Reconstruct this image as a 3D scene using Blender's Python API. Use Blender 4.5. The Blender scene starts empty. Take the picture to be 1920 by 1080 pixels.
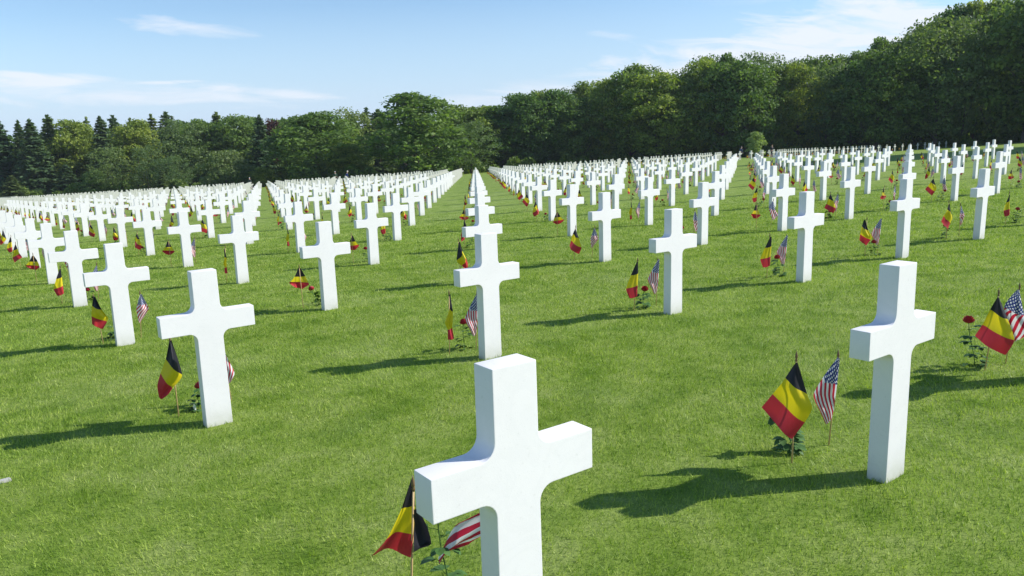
import bpy, bmesh, math, random
import numpy as np
from mathutils import Vector, Matrix

R = math.radians
scene = bpy.context.scene
col = scene.collection

# ------------------------------------------------------------------ camera
CAM_H = 1.669
PITCH, ROLL, FOC = 0.18711, 0.0325, 1452.08
cam_data = bpy.data.cameras.new('camera')
cam = bpy.data.objects.new('camera', cam_data)
col.objects.link(cam)
scene.camera = cam
cam_data.sensor_width = 36.0
cam_data.lens = FOC / 1920.0 * 36.0
cam_data.clip_end = 6000.0
cam_data.clip_start = 0.05
_U = Vector((0, math.sin(PITCH), math.cos(PITCH)))
_F = Vector((0, math.cos(PITCH), -math.sin(PITCH)))
_X = Vector((1, 0, 0))
_R = _X * math.cos(ROLL) - _U * math.sin(ROLL)
_R = _X * math.cos(ROLL) + _U * -math.sin(ROLL)
_UP = _X * math.sin(ROLL) + _U * math.cos(ROLL)
M = Matrix(((_R.x, _UP.x, -_F.x, 0), (_R.y, _UP.y, -_F.y, 0), (_R.z, _UP.z, -_F.z, CAM_H), (0, 0, 0, 1)))
cam.matrix_world = M

# ------------------------------------------------------------------ light
SUN_EL, SUN_AZ = 37.2, 3.5            # azimuth counted from +X towards +Y
sun_dir = Vector((math.cos(R(SUN_EL)) * math.cos(R(SUN_AZ)), math.cos(R(SUN_EL)) * math.sin(R(SUN_AZ)), math.sin(R(SUN_EL))))
sd = bpy.data.lights.new('sun', 'SUN')
sd.energy = 4.7
sd.angle = R(0.53)
sd.color = (1.0, 0.965, 0.915)
sun = bpy.data.objects.new('sun', sd)
col.objects.link(sun)
sun.rotation_euler = (-sun_dir).to_track_quat('-Z', 'Y').to_euler()
sun.location = (60, 0, 60)

world = bpy.data.worlds.new('World')
scene.world = world
world.use_nodes = True
nt = world.node_tree
nt.nodes.clear()


def N(nt, t, **kw):
    n = nt.nodes.new(t)
    for k, v in kw.items():
        setattr(n, k, v)
    return n


def L(nt, a, b):
    nt.links.new(a, b)


def mathn(nt, op, a, b=None, c=None, clamp=False):
    n = nt.nodes.new('ShaderNodeMath')
    n.operation = op
    n.use_clamp = clamp
    for i, v in enumerate((a, b, c)):
        if v is None:
            continue
        if isinstance(v, (int, float)):
            n.inputs[i].default_value = v
        else:
            nt.links.new(v, n.inputs[i])
    return n.outputs[0]


def mixc(nt, fac, a, b, mode='MIX'):
    n = nt.nodes.new('ShaderNodeMix')
    n.data_type = 'RGBA'
    n.blend_type = mode
    for s, v in ((n.inputs[0], fac), (n.inputs[6], a), (n.inputs[7], b)):
        if isinstance(v, (int, float)):
            s.default_value = v
        elif isinstance(v, tuple):
            s.default_value = v if len(v) == 4 else v + (1,)
        else:
            nt.links.new(v, s)
    return n.outputs[2]


def ramp(nt, fac, stops, interp='LINEAR'):
    n = nt.nodes.new('ShaderNodeValToRGB')
    n.color_ramp.interpolation = interp
    e = n.color_ramp.elements
    while len(e) < len(stops):
        e.new(0.5)
    for k, (pos, c) in enumerate(stops):
        e[k].position = pos
        e[k].color = c if len(c) == 4 else tuple(c) + (1,)
    nt.links.new(fac, n.inputs[0])
    return n.outputs[0]


def noise(nt, vec, scale, detail=3.0, rough=0.55, dist=0.0):
    n = nt.nodes.new('ShaderNodeTexNoise')
    n.inputs['Scale'].default_value = scale
    n.inputs['Detail'].default_value = detail
    n.inputs['Roughness'].default_value = rough
    n.inputs['Distortion'].default_value = dist
    if vec is not None:
        nt.links.new(vec, n.inputs['Vector'])
    return n.outputs[0]


sky = N(nt, 'ShaderNodeTexSky', sky_type='NISHITA', sun_disc=False)
sky.sun_elevation = R(SUN_EL)
sky.sun_rotation = R(90 - SUN_AZ)
sky.air_density = 1.0
sky.dust_density = 0.15
sky.ozone_density = 2.5
sky.altitude = 200
tc = N(nt, 'ShaderNodeTexCoord')
sep = N(nt, 'ShaderNodeSeparateXYZ')
L(nt, tc.outputs['Generated'], sep.inputs[0])
dx, dy, dz = sep.outputs
# cirrus: noise laid on a flat cloud layer high overhead, streaks combed across
zc = mathn(nt, 'MAXIMUM', dz, 0.03)
px_ = mathn(nt, 'DIVIDE', dx, mathn(nt, 'ADD', zc, 0.10))
py_ = mathn(nt, 'DIVIDE', dy, mathn(nt, 'ADD', zc, 0.10))
cmb = N(nt, 'ShaderNodeCombineXYZ')
L(nt, mathn(nt, 'MULTIPLY', mathn(nt, 'ADD', px_, mathn(nt, 'MULTIPLY', py_, -0.55)), 0.55), cmb.inputs[0])
L(nt, mathn(nt, 'MULTIPLY', mathn(nt, 'ADD', py_, mathn(nt, 'MULTIPLY', px_, 0.25)), 1.5), cmb.inputs[1])
n1 = noise(nt, cmb.outputs[0], 1.15, 7.0, 0.6, 0.9)
n2 = noise(nt, cmb.outputs[0], 4.0, 5.0, 0.65, 0.6)
cl = mathn(nt, 'ADD', n1, mathn(nt, 'MULTIPLY', mathn(nt, 'SUBTRACT', n2, 0.5), 0.22))
# more cloud low down and towards the sun's side (azimuth a = x/y)
az = mathn(nt, 'DIVIDE', dx, mathn(nt, 'MAXIMUM', mathn(nt, 'ABSOLUTE', dy), 0.05))
el = mathn(nt, 'DIVIDE', dz, mathn(nt, 'MAXIMUM', mathn(nt, 'ABSOLUTE', dy), 0.05))


def cloud_patch(a0, e0, ra, re, tilt, soft, amp, thr=0.0):
    """one cirrus patch around a direction of the sky, edges torn by the noise"""
    u = mathn(nt, 'SUBTRACT', az, a0)
    v = mathn(nt, 'SUBTRACT', mathn(nt, 'SUBTRACT', el, e0), mathn(nt, 'MULTIPLY', u, tilt))
    u = mathn(nt, 'DIVIDE', u, ra)
    v = mathn(nt, 'DIVIDE', v, re)
    d = mathn(nt, 'ADD', mathn(nt, 'MULTIPLY', u, u), mathn(nt, 'MULTIPLY', v, v))
    k = mathn(nt, 'SUBTRACT', 1.0, d)
    k = mathn(nt, 'ADD', k, mathn(nt, 'MULTIPLY', mathn(nt, 'SUBTRACT', fib, 0.5 + thr), 4.6))
    return mathn(nt, 'MULTIPLY', mathn(nt, 'MULTIPLY', k, soft, clamp=True), amp)


cv = N(nt, 'ShaderNodeCombineXYZ')
L(nt, mathn(nt, 'MULTIPLY', az, 7.0), cv.inputs[0])
L(nt, mathn(nt, 'ADD', mathn(nt, 'MULTIPLY', el, 42.0), mathn(nt, 'MULTIPLY', az, 3.0)), cv.inputs[1])
fib = noise(nt, cv.outputs[0], 1.0, 7.0, 0.62, 0.8)
cloud = cloud_patch(-0.39, 0.150, 0.10, 0.011, -0.14, 0.8, 0.65, 0.02)
for args in [(-0.60, 0.094, 0.13, 0.012, 0.0, 0.9, 0.80), (-0.46, 0.072, 0.28, 0.018, -0.04, 0.7, 0.65), (-0.30, 0.070, 0.12, 0.007, -0.10, 0.9, 0.7), (-0.42, 0.086, 0.05, 0.003, 0.0, 0.9, 0.7),
             (0.72, 0.150, 0.46, 0.042, 0.15, 0.8, 0.95), (0.42, 0.100, 0.58, 0.062, 0.17, 1.0, 0.85), (0.10, 0.056, 0.35, 0.032, 0.12, 0.6, 0.75),
             (0.14, 0.124, 0.035, 0.006, -0.1, 0.6, 0.45, 0.05), (0.27, 0.165, 0.12, 0.010, 0.0, 0.4, 0.35)]:
    cloud = mathn(nt, 'MAXIMUM', cloud, cloud_patch(*args))
lowhaze = mathn(nt, 'MULTIPLY', mathn(nt, 'SUBTRACT', 0.085, el), 7.0, clamp=True)
cloud = mathn(nt, 'MAXIMUM', cloud, mathn(nt, 'MULTIPLY', lowhaze, 0.35))
SKY_K = 0.10
skyc = mixc(nt, 1.0, sky.outputs[0], (1.10, 1.18, 1.24, 1), 'MULTIPLY')
skyc = mixc(nt, mathn(nt, 'MULTIPLY', mathn(nt, 'SUBTRACT', 0.17, el), 6.5, clamp=True), skyc, (4.2, 5.5, 7.2, 1))
cloudc = (7.0, 7.3, 7.9, 1)
out = mixc(nt, cloud, skyc, cloudc)
bg = N(nt, 'ShaderNodeBackground')
bg.inputs[1].default_value = SKY_K
L(nt, out, bg.inputs[0])
wo = N(nt, 'ShaderNodeOutputWorld')
L(nt, bg.outputs[0], wo.inputs[0])

vs = scene.view_settings
vs.view_transform = 'Standard'
vs.look = 'None'
vs.exposure = 0.42
vs.gamma = 1.0
scene.render.engine = 'CYCLES'
scene.cycles.max_bounces = 6
scene.cycles.transparent_max_bounces = 8


# ------------------------------------------------------------------ helpers
def ground_z(x, y):
    """the lawn slopes gently: up to the right, down away from the viewer, and sags far right"""
    z = 0.03102 * x - 0.02175 * y - 0.0000245 * min(y, 200) ** 2
    a = min(max((x - 22) / 45.0, 0), 1); a = a * a * (3 - 2 * a)
    b = min(max((y - 45) / 60.0, 0), 1); b = b * b * (3 - 2 * b)
    return z - 0.62 * a * b


def mat_new(name):
    m = bpy.data.materials.new(name)
    m.use_nodes = True
    m.node_tree.nodes.clear()
    return m, m.node_tree


def finish(nt, shader, disp=None):
    o = N(nt, 'ShaderNodeOutputMaterial')
    L(nt, shader, o.inputs[0])


def principled(nt, color, rough=0.6, normal=None, spec=0.5, **kw):
    b = N(nt, 'ShaderNodeBsdfPrincipled')
    if isinstance(color, tuple):
        b.inputs['Base Color'].default_value = color if len(color) == 4 else color + (1,)
    else:
        L(nt, color, b.inputs['Base Color'])
    if isinstance(rough, (int, float)):
        b.inputs['Roughness'].default_value = rough
    else:
        L(nt, rough, b.inputs['Roughness'])
    b.inputs['Specular IOR Level'].default_value = spec
    if normal is not None:
        L(nt, normal, b.inputs['Normal'])
    return b.outputs[0]


def bump(nt, h, strength=0.3, dist=0.01):
    b = N(nt, 'ShaderNodeBump')
    b.inputs['Strength'].default_value = strength
    b.inputs['Distance'].default_value = dist
    L(nt, h, b.inputs['Height'])
    return b.outputs[0]


class MB:
    """collects polygons; build() links them as ONE mesh object"""

    def __init__(s):
        s.v, s.f, s.m, s.uv = [], [], [], []

    def add(s, verts, faces, mi=0, uvs=None):
        o = len(s.v)
        s.v += [tuple(v) for v in verts]
        s.uv += uvs if uvs else [(0, 0)] * len(verts)
        for f in faces:
            s.f.append(tuple(i + o for i in f))
            s.m.append(mi)

    def merge(s, other, mi=0, mat=None):
        o = len(s.v)
        s.v += [tuple(mat @ Vector(v)) if mat is not None else v for v in other.v]
        s.uv += other.uv
        for f, m in zip(other.f, other.m):
            s.f.append(tuple(i + o for i in f))
            s.m.append(mi + m)

    def mesh(s, name, mats, smooth=True):
        me = bpy.data.meshes.new(name)
        me.from_pydata(s.v, [], s.f)
        for m in (mats if isinstance(mats, (list, tuple)) else [mats]):
            me.materials.append(m)
        me.polygons.foreach_set('material_index', s.m)
        me.polygons.foreach_set('use_smooth', [smooth] * len(s.f))
        ul = me.uv_layers.new(name='uv')
        li = np.zeros(len(me.loops), dtype=np.int32)
        me.loops.foreach_get('vertex_index', li)
        ul.data.foreach_set('uv', np.array(s.uv, dtype=np.float32)[li].ravel())
        me.update()
        return me

    def build(s, name, mats, parent=None, smooth=True):
        return link(name, s.mesh(name, mats, smooth), parent)


def link(name, data, parent=None):
    o = bpy.data.objects.new(name, data)
    col.objects.link(o)
    if parent is not None:
        o.parent = parent
    return o


def tag(o, label=None, cat=None, group=None, kind=None):
    if label: o['label'] = label
    if cat: o['category'] = cat
    if group: o['group'] = group
    if kind: o['kind'] = kind
    return o


def tube(mb, pts, rad, n=8, mi=0, cap=True):
    pts = [Vector(p) for p in pts]
    if isinstance(rad, (int, float)):
        rad = [rad] * len(pts)
    vs_, fs = [], []
    prev = None
    for i, p in enumerate(pts):
        d = (pts[min(i + 1, len(pts) - 1)] - pts[max(i - 1, 0)]).normalized()
        a = prev if prev is not None else (Vector((1, 0, 0)) if abs(d.x) < 0.9 else Vector((0, 1, 0)))
        a = (a - d * a.dot(d)).normalized()
        prev = a
        b = d.cross(a)
        for k in range(n):
            t = 2 * math.pi * k / n
            vs_.append(p + (a * math.cos(t) + b * math.sin(t)) * rad[i])
    for i in range(len(pts) - 1):
        for k in range(n):
            k2 = (k + 1) % n
            fs.append((i * n + k, i * n + k2, (i + 1) * n + k2, (i + 1) * n + k))
    if cap:
        fs.append(tuple(range(n))[::-1])
        fs.append(tuple(range((len(pts) - 1) * n, len(pts) * n)))
    mb.add(vs_, fs, mi)


# ------------------------------------------------------------------ materials
def make_marble():
    m, t = mat_new('white_marble')
    tcn = N(t, 'ShaderNodeTexCoord')
    oi = N(t, 'ShaderNodeObjectInfo')
    off = N(t, 'ShaderNodeVectorMath', operation='ADD')
    L(t, tcn.outputs['Object'], off.inputs[0])
    sc = N(t, 'ShaderNodeVectorMath', operation='SCALE')
    cb = N(t, 'ShaderNodeCombineXYZ')
    for k in range(3):
        L(t, oi.outputs['Random'], cb.inputs[k])
    L(t, cb.outputs[0], sc.inputs[0]); sc.inputs['Scale'].default_value = 37.0
    L(t, sc.outputs[0], off.inputs[1])
    v = off.outputs[0]
    vein = noise(t, v, 5.0, 6, 0.6, 1.6)
    vein2 = mathn(t, 'ABSOLUTE', mathn(t, 'SUBTRACT', vein, 0.5))
    vein3 = mathn(t, 'SUBTRACT', 1.0, mathn(t, 'MULTIPLY', vein2, 14.0, clamp=True))
    spots = noise(t, v, 60.0, 3, 0.7)
    big = noise(t, v, 2.2, 3, 0.6)
    c = mixc(t, big, (0.77, 0.745, 0.745), (0.85, 0.825, 0.825))
    c = mixc(t, mathn(t, 'MULTIPLY', vein3, 0.06), c, (0.50, 0.52, 0.53))
    c = mixc(t, mathn(t, 'MULTIPLY', mathn(t, 'SUBTRACT', spots, 0.62, clamp=True), 1.6), c, (0.42, 0.40, 0.36))
    # splashed soil near the foot
    sp = N(t, 'ShaderNodeSeparateXYZ'); L(t, tcn.outputs['Object'], sp.inputs[0])
    foot = mathn(t, 'SUBTRACT', 1.0, mathn(t, 'DIVIDE', sp.outputs[2], 0.20), clamp=True)
    foot = mathn(t, 'MULTIPLY', mathn(t, 'MULTIPLY', foot, foot), mathn(t, 'ADD', noise(t, v, 16.0, 4, 0.7), 0.05))
    c = mixc(t, mathn(t, 'MULTIPLY', foot, 0.9, clamp=True), c, (0.36, 0.37, 0.24))
    h = mathn(t, 'ADD', spots, noise(t, v, 240.0, 2, 0.6))
    finish(t, principled(t, c, 0.55, bump(t, h, 0.12, 0.002), 0.35))
    return m


def lawn_color(t, vec):
    """patchy mown lawn colour, world metres"""
    a = noise(t, vec, 0.55, 4, 0.6)
    b = noise(t, vec, 2.6, 4, 0.65)
    c = noise(t, vec, 11.0, 3, 0.6)
    base = ramp(t, b, [(0.30, (0.135, 0.215, 0.024)), (0.5, (0.225, 0.298, 0.056)), (0.70, (0.300, 0.350, 0.112))])
    dry = mathn(t, 'MULTIPLY', mathn(t, 'SUBTRACT', a, 0.52, clamp=True), 3.2, clamp=True)
    base = mixc(t, mathn(t, 'MULTIPLY', dry, 0.62), base, (0.30, 0.345, 0.150))
    straw = mathn(t, 'MULTIPLY', mathn(t, 'SUBTRACT', c, 0.64, clamp=True), 3.0, clamp=True)
    base = mixc(t, mathn(t, 'MULTIPLY', straw, 0.5), base, (0.40, 0.37, 0.19))
    return base


def make_lawn():
    m, t = mat_new('lawn')
    g = N(t, 'ShaderNodeNewGeometry')
    v = g.outputs['Position']
    c = lawn_color(t, v)
    fine = noise(t, v, 42.0, 4, 0.75)
    sc = N(t, 'ShaderNodeVectorMath', operation='MULTIPLY'); L(t, v, sc.inputs[0]); sc.inputs[1].default_value = (60, 170, 60)
    streak = noise(t, sc.outputs[0], 1.0, 3, 0.7)
    k = mathn(t, 'ADD', mathn(t, 'MULTIPLY', fine, 0.6), mathn(t, 'MULTIPLY', streak, 0.5))
    shade = ramp(t, k, [(0.38, (0.55, 0.62, 0.45)), (0.56, (1, 1, 1)), (0.74, (1.35, 1.25, 1.3))])
    c = mixc(t, 1.0, c, shade, 'MULTIPLY')
    c = mixc(t, 1.0, c, (0.85, 0.91, 0.78, 1), 'MULTIPLY')
    h = mathn(t, 'ADD', k, mathn(t, 'MULTIPLY', noise(t, v, 4.0, 3, 0.6), 1.2))
    finish(t, principled(t, c, 0.85, bump(t, h, 0.55, 0.03), 0.15))
    return m


def make_blades():
    m, t = mat_new('grass_blades')
    g = N(t, 'ShaderNodeNewGeometry')
    c = lawn_color(t, g.outputs['Position'])
    at = N(t, 'ShaderNodeAttribute', attribute_name='tone')
    tone = ramp(t, at.outputs['Fac'], [(0.0, (0.56, 0.72, 0.36)), (0.45, (1.12, 1.22, 0.90)), (0.9, (1.72, 1.66, 1.45)), (1.0, (2.2, 1.95, 2.0))])
    c = mixc(t, 1.0, c, tone, 'MULTIPLY')
    d = N(t, 'ShaderNodeBsdfPrincipled')
    L(t, c, d.inputs['Base Color']); d.inputs['Roughness'].default_value = 0.5
    d.inputs['Specular IOR Level'].default_value = 0.35
    tr = N(t, 'ShaderNodeBsdfTranslucent')
    L(t, mixc(t, 1.0, c, (1.15, 1.25, 0.5, 1), 'MULTIPLY'), tr.inputs[0])
    mx = N(t, 'ShaderNodeMixShader'); mx.inputs[0].default_value = 0.38
    L(t, d.outputs[0], mx.inputs[1]); L(t, tr.outputs[0], mx.inputs[2])
    finish(t, mx.outputs[0])
    return m


def make_leaf(name, dark, mid, light, hue=0.5, transl=0.42, clump=0.35):
    m, t = mat_new(name)
    tcn = N(t, 'ShaderNodeTexCoord')
    oi = N(t, 'ShaderNodeObjectInfo')
    at = N(t, 'ShaderNodeAttribute', attribute_name='tone')
    n = noise(t, tcn.outputs['Object'], clump, 3, 0.6)
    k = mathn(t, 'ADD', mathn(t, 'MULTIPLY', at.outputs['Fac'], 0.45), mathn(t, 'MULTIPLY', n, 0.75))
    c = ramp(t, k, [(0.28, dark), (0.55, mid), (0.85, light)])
    tint = ramp(t, oi.outputs['Random'], [(0.0, (0.66, 0.80, 0.90)), (0.35, (0.9, 0.95, 0.95)), (0.7, (1.15, 1.1, 0.95)), (1.0, (1.45, 1.25, 0.95))])
    c = mixc(t, 1.0, c, tint, 'MULTIPLY')
    d = N(t, 'ShaderNodeBsdfPrincipled')
    L(t, c, d.inputs['Base Color']); d.inputs['Roughness'].default_value = 0.6
    d.inputs['Specular IOR Level'].default_value = 0.25
    tr = N(t, 'ShaderNodeBsdfTranslucent')
    L(t, mixc(t, 1.0, c, (1.2, 1.3, 0.5, 1), 'MULTIPLY'), tr.inputs[0])
    mx = N(t, 'ShaderNodeMixShader'); mx.inputs[0].default_value = transl
    L(t, d.outputs[0], mx.inputs[1]); L(t, tr.outputs[0], mx.inputs[2])
    finish(t, mx.outputs[0])
    return m


def simple(name, color, rough=0.6, var=0.25, scale=40.0, spec=0.4):
    m, t = mat_new(name)
    tcn = N(t, 'ShaderNodeTexCoord')
    n = noise(t, tcn.outputs['Object'], scale, 3, 0.6)
    dark = tuple(c * (1 - var) for c in color)
    lite = tuple(min(1, c * (1 + var)) for c in color)
    finish(t, principled(t, mixc(t, n, dark, lite), rough, None, spec))
    return m


def cloth_shader(t, c, rough=0.5, tr_k=0.30):
    g = N(t, 'ShaderNodeTexCoord')
    w = noise(t, g.outputs['Object'], 900.0, 1, 0.5)
    d = N(t, 'ShaderNodeBsdfPrincipled')
    L(t, c, d.inputs['Base Color']); d.inputs['Roughness'].default_value = rough
    d.inputs['Specular IOR Level'].default_value = 0.35
    L(t, bump(t, w, 0.15, 0.001), d.inputs['Normal'])
    tr = N(t, 'ShaderNodeBsdfTranslucent'); L(t, c, tr.inputs[0])
    mx = N(t, 'ShaderNodeMixShader'); mx.inputs[0].default_value = tr_k
    L(t, d.outputs[0], mx.inputs[1]); L(t, tr.outputs[0], mx.inputs[2])
    finish(t, mx.outputs[0])


def make_tricolour():
    m, t = mat_new('black_yellow_red_cloth')
    uv = N(t, 'ShaderNodeTexCoord')
    sp = N(t, 'ShaderNodeSeparateXYZ'); L(t, uv.outputs['UV'], sp.inputs[0])
    c = ramp(t, sp.outputs[0], [(0.0, (0.022, 0.022, 0.030)), (0.333, (0.76, 0.62, 0.014)), (0.667, (0.56, 0.035, 0.048))], 'CONSTANT')
    cloth_shader(t, c)
    return m


def make_stars_stripes():
    m, t = mat_new('stars_and_stripes_cloth')
    uv = N(t, 'ShaderNodeTexCoord')
    sp = N(t, 'ShaderNodeSeparateXYZ'); L(t, uv.outputs['UV'], sp.inputs[0])
    u, v = sp.outputs[0], sp.outputs[1]
    st = mathn(t, 'MODULO', mathn(t, 'FLOOR', mathn(t, 'MULTIPLY', v, 13.0)), 2.0)
    c = mixc(t, st, (0.55, 0.02, 0.05), (0.80, 0.80, 0.80))
    cx = mathn(t, 'MULTIPLY', u, 12 / 0.4)
    cy = mathn(t, 'MULTIPLY', v, 10 / (7 / 13))
    a = mathn(t, 'MULTIPLY', mathn(t, 'ADD', cx, cy), 0.5)
    b = mathn(t, 'MULTIPLY', mathn(t, 'SUBTRACT', cx, cy), 0.5)
    fa = mathn(t, 'SUBTRACT', a, mathn(t, 'ROUND', a))
    fb = mathn(t, 'SUBTRACT', b, mathn(t, 'ROUND', b))
    d = mathn(t, 'SQRT', mathn(t, 'ADD', mathn(t, 'MULTIPLY', fa, fa), mathn(t, 'MULTIPLY', fb, fb)))
    ang = mathn(t, 'ARCTAN2', fa, fb)
    d = mathn(t, 'MULTIPLY', d, mathn(t, 'ADD', 1.0, mathn(t, 'MULTIPLY', mathn(t, 'COSINE', mathn(t, 'MULTIPLY', ang, 5.0)), -0.22)))
    star = mathn(t, 'LESS_THAN', d, 0.29)
    can = mixc(t, star, (0.025, 0.045, 0.20), (0.80, 0.80, 0.80))
    inc = mathn(t, 'MULTIPLY', mathn(t, 'LESS_THAN', u, 0.4), mathn(t, 'LESS_THAN', v, 7 / 13))
    cloth_shader(t, mixc(t, inc, c, can))
    return m


MARBLE = make_marble()
LAWN = make_lawn()
BLADES = make_blades()
TRI = make_tricolour()
USA = make_stars_stripes()
STICK = simple('pale_stick_wood', (0.52, 0.36, 0.17), 0.55, 0.2, 60)
TIP = simple('dull_gilt_tip', (0.16, 0.10, 0.05), 0.35, 0.3, 80)
PETAL = simple('rose_petal', (0.33, 0.012, 0.028), 0.5, 0.45, 60)
ROSELEAF = simple('rose_leaf', (0.060, 0.135, 0.030), 0.55, 0.4, 50, 0.25)
PAPER = simple('white_paper', (0.78, 0.78, 0.72), 0.7, 0.06, 30)
STONE = simple('pale_stone', (0.42, 0.41, 0.37), 0.8, 0.2, 12)
BARK = simple('bark', (0.10, 0.08, 0.06), 0.9, 0.4, 3)
BIRCHBARK = simple('pale_bark', (0.36, 0.34, 0.29), 0.85, 0.35, 3)
LEAF_O = make_leaf('oak_leaf', (0.052, 0.098, 0.024), (0.128, 0.200, 0.046), (0.245, 0.325, 0.075))
LEAF_B = make_leaf('birch_leaf', (0.065, 0.115, 0.042), (0.120, 0.180, 0.066), (0.185, 0.245, 0.095), clump=0.5)
LEAF_S = make_leaf('spruce_needles', (0.040, 0.080, 0.038), (0.085, 0.140, 0.052), (0.165, 0.220, 0.075), transl=0.32)
LEAF_U = make_leaf('olive_leaf', (0.120, 0.165, 0.055), (0.180, 0.225, 0.080), (0.25, 0.29, 0.115), clump=0.6)
LEAF_C = make_leaf('copper_leaf', (0.030, 0.014, 0.022), (0.060, 0.028, 0.038), (0.090, 0.050, 0.055))
LEAF_Y = make_leaf('yellow_green_leaf', (0.22, 0.27, 0.08), (0.34, 0.39, 0.13), (0.45, 0.49, 0.20), clump=0.8)

# ------------------------------------------------------------------ ground
def make_ground():
    xs = np.concatenate([-np.geomspace(1500, 150, 12), np.linspace(-140, 140, 113), np.geomspace(150, 1500, 12)])
    ys = np.concatenate([-np.geomspace(600, 10, 10), np.linspace(-6, 200, 90), np.geomspace(215, 3000, 14)])
    nx, ny = len(xs), len(ys)
    v = []
    for y in ys:
        for x in xs:
            far = max(0.0, y - 230) * 0.02175          # levels out beyond the wood
            v.append((x, y, ground_z(x, y) + far))
    f = [(j * nx + i, j * nx + i + 1, (j + 1) * nx + i + 1, (j + 1) * nx + i) for j in range(ny - 1) for i in range(nx - 1)]
    mb = MB(); mb.add(v, f)
    o = mb.build('ground', LAWN)
    tag(o, 'mown green lawn sloping gently under the crosses', 'lawn', kind='structure')


make_ground()


def make_grass():
    rng = np.random.default_rng(3)
    Y = []
    X = []
    for y0 in np.arange(1.7, 27.0, 0.25):
        half = 0.74 * (y0 + 0.25) + 0.9
        dens = 8200 * min(1.0, (4.6 / y0)) ** 1.45
        if y0 > 19: dens *= (27 - y0) / 8
        n = int(dens * 0.25 * 2 * half)
        Y.append(rng.uniform(y0, y0 + 0.25, n)); X.append(rng.uniform(-half, half, n))
    X = np.concatenate(X); Y = np.concatenate(Y)
    n = len(X)
    # uneven sward: height follows soft clumps
    def soft(fx, fy, ph):
        return np.sin(X * fx + ph) * np.sin(Y * fy + ph * 1.7)
    cl = 0.5 + 0.25 * soft(2.3, 3.1, 0.3) + 0.25 * soft(7.1, 5.3, 1.9) + 0.15 * soft(19.0, 23.0, 0.7)
    tuft = 0.5 + 0.28 * soft(61.0, 73.0, 2.1) + 0.22 * soft(97.0 , 41.0, 0.4) + 0.2 * np.sin(X * 38 + Y * 57) * np.sin(X * 83 - Y * 29)
    tuft = np.clip(tuft + 0.25 * rng.normal(size=n) * 0.6, 0, 1)
    far = np.clip(Y / 4.0, 1.0, 4.5)
    ln = (0.017 + 0.019 * rng.random(n)) * (0.72 + 0.5 * cl) * (0.55 + 0.85 * tuft) * (1 + 0.10 * (far - 1))
    ln *= np.where(rng.random(n) < 0.02, 1.3, 1.0)
    w = (0.0013 + 0.0012 * rng.random(n)) * far ** 0.8
    ang = rng.uniform(0, 2 * np.pi, n)
    comb = 2.2 * np.sin(X * 0.8 + 1.1 * np.sin(Y * 0.9)) + 1.5 * np.sin(Y * 1.7)
    ang = np.where(rng.random(n) < 0.35, comb + rng.normal(0, 0.5, n), ang)
    lean = rng.uniform(0.25, 1.25, n)
    zg = 0.03102 * X - 0.02175 * Y - 0.0000245 * Y ** 2
    dx_, dy_ = np.cos(ang), np.sin(ang)
    sa = rng.uniform(0, 2 * np.pi, n)
    sx, sy = np.cos(sa), np.sin(sa)
    V = np.zeros((n, 3, 3), dtype=np.float32)
    V[:, 0] = np.stack([X - sx * w, Y - sy * w, zg - 0.003], 1)
    V[:, 1] = np.stack([X + sx * w, Y + sy * w, zg - 0.003], 1)
    V[:, 2] = np.stack([X + dx_ * ln * np.sin(lean), Y + dy_ * ln * np.sin(lean), zg + ln * np.cos(lean)], 1)
    me = bpy.data.meshes.new('grass')
    me.vertices.add(n * 3); me.vertices.foreach_set('co', V.ravel())
    me.loops.add(n * 3); me.loops.foreach_set('vertex_index', np.arange(n * 3, dtype=np.int32))
    me.polygons.add(n)
    me.polygons.foreach_set('loop_start', np.arange(0, n * 3, 3, dtype=np.int32))
    a = me.attributes.new('tone', 'FLOAT', 'POINT')
    a.data.foreach_set('value', np.repeat(np.clip(rng.random(n) ** 1.1, 0, 1), 3).astype(np.float32))
    me.materials.append(BLADES)
    me.update(calc_edges=True)
    tag(link('grass', me), 'short mown grass blades covering the lawn', 'grass', kind='stuff')


make_grass()

# ------------------------------------------------------------------ crosses
OX, OY = -2.05409, 5.08182
AX, AY = -0.17653, 4.17711           # one step back along a column
BX, BY = 1.84939, 1.34356            # one step right along a row
YAW = 0.63148
W, H, TB, TT, D, ZB, ZT = 0.60675, 1.07, 0.1726, 0.1622, 0.0969, 0.6588, 0.7939


def grave(i, j):
    return OX + AX * j + BX * i, OY + AY * j + BY * i


def cross_outline(fil=0.052, seg=5):
    tw = lambda z: (TB + (TT - TB) * z / H) / 2
    P = []

    def arc(cx, cz, a0, a1):
        for k in range(seg + 1):
            a = a0 + (a1 - a0) * k / seg
            P.append((cx + fil * math.cos(a), cz + fil * math.sin(a)))
    hp = math.pi / 2
    P.append((tw(0) + 0.001, -0.12)); P.append((tw(0), 0.0))
    arc(tw(ZB) + fil, ZB - fil, math.pi, hp)
    P.append((W / 2, ZB)); P.append((W / 2, ZT))
    arc(tw(ZT) + fil, ZT + fil, -hp, -math.pi)
    P.append((tw(H), H)); P.append((-tw(H), H))
    arc(-tw(ZT) - fil, ZT + fil, 0, -hp)
    P.append((-W / 2, ZT)); P.append((-W / 2, ZB))
    arc(-tw(ZB) - fil, ZB - fil, hp, 0)
    P.append((-tw(0), 0.0)); P.append((-tw(0) - 0.001, -0.12))
    return P


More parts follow.
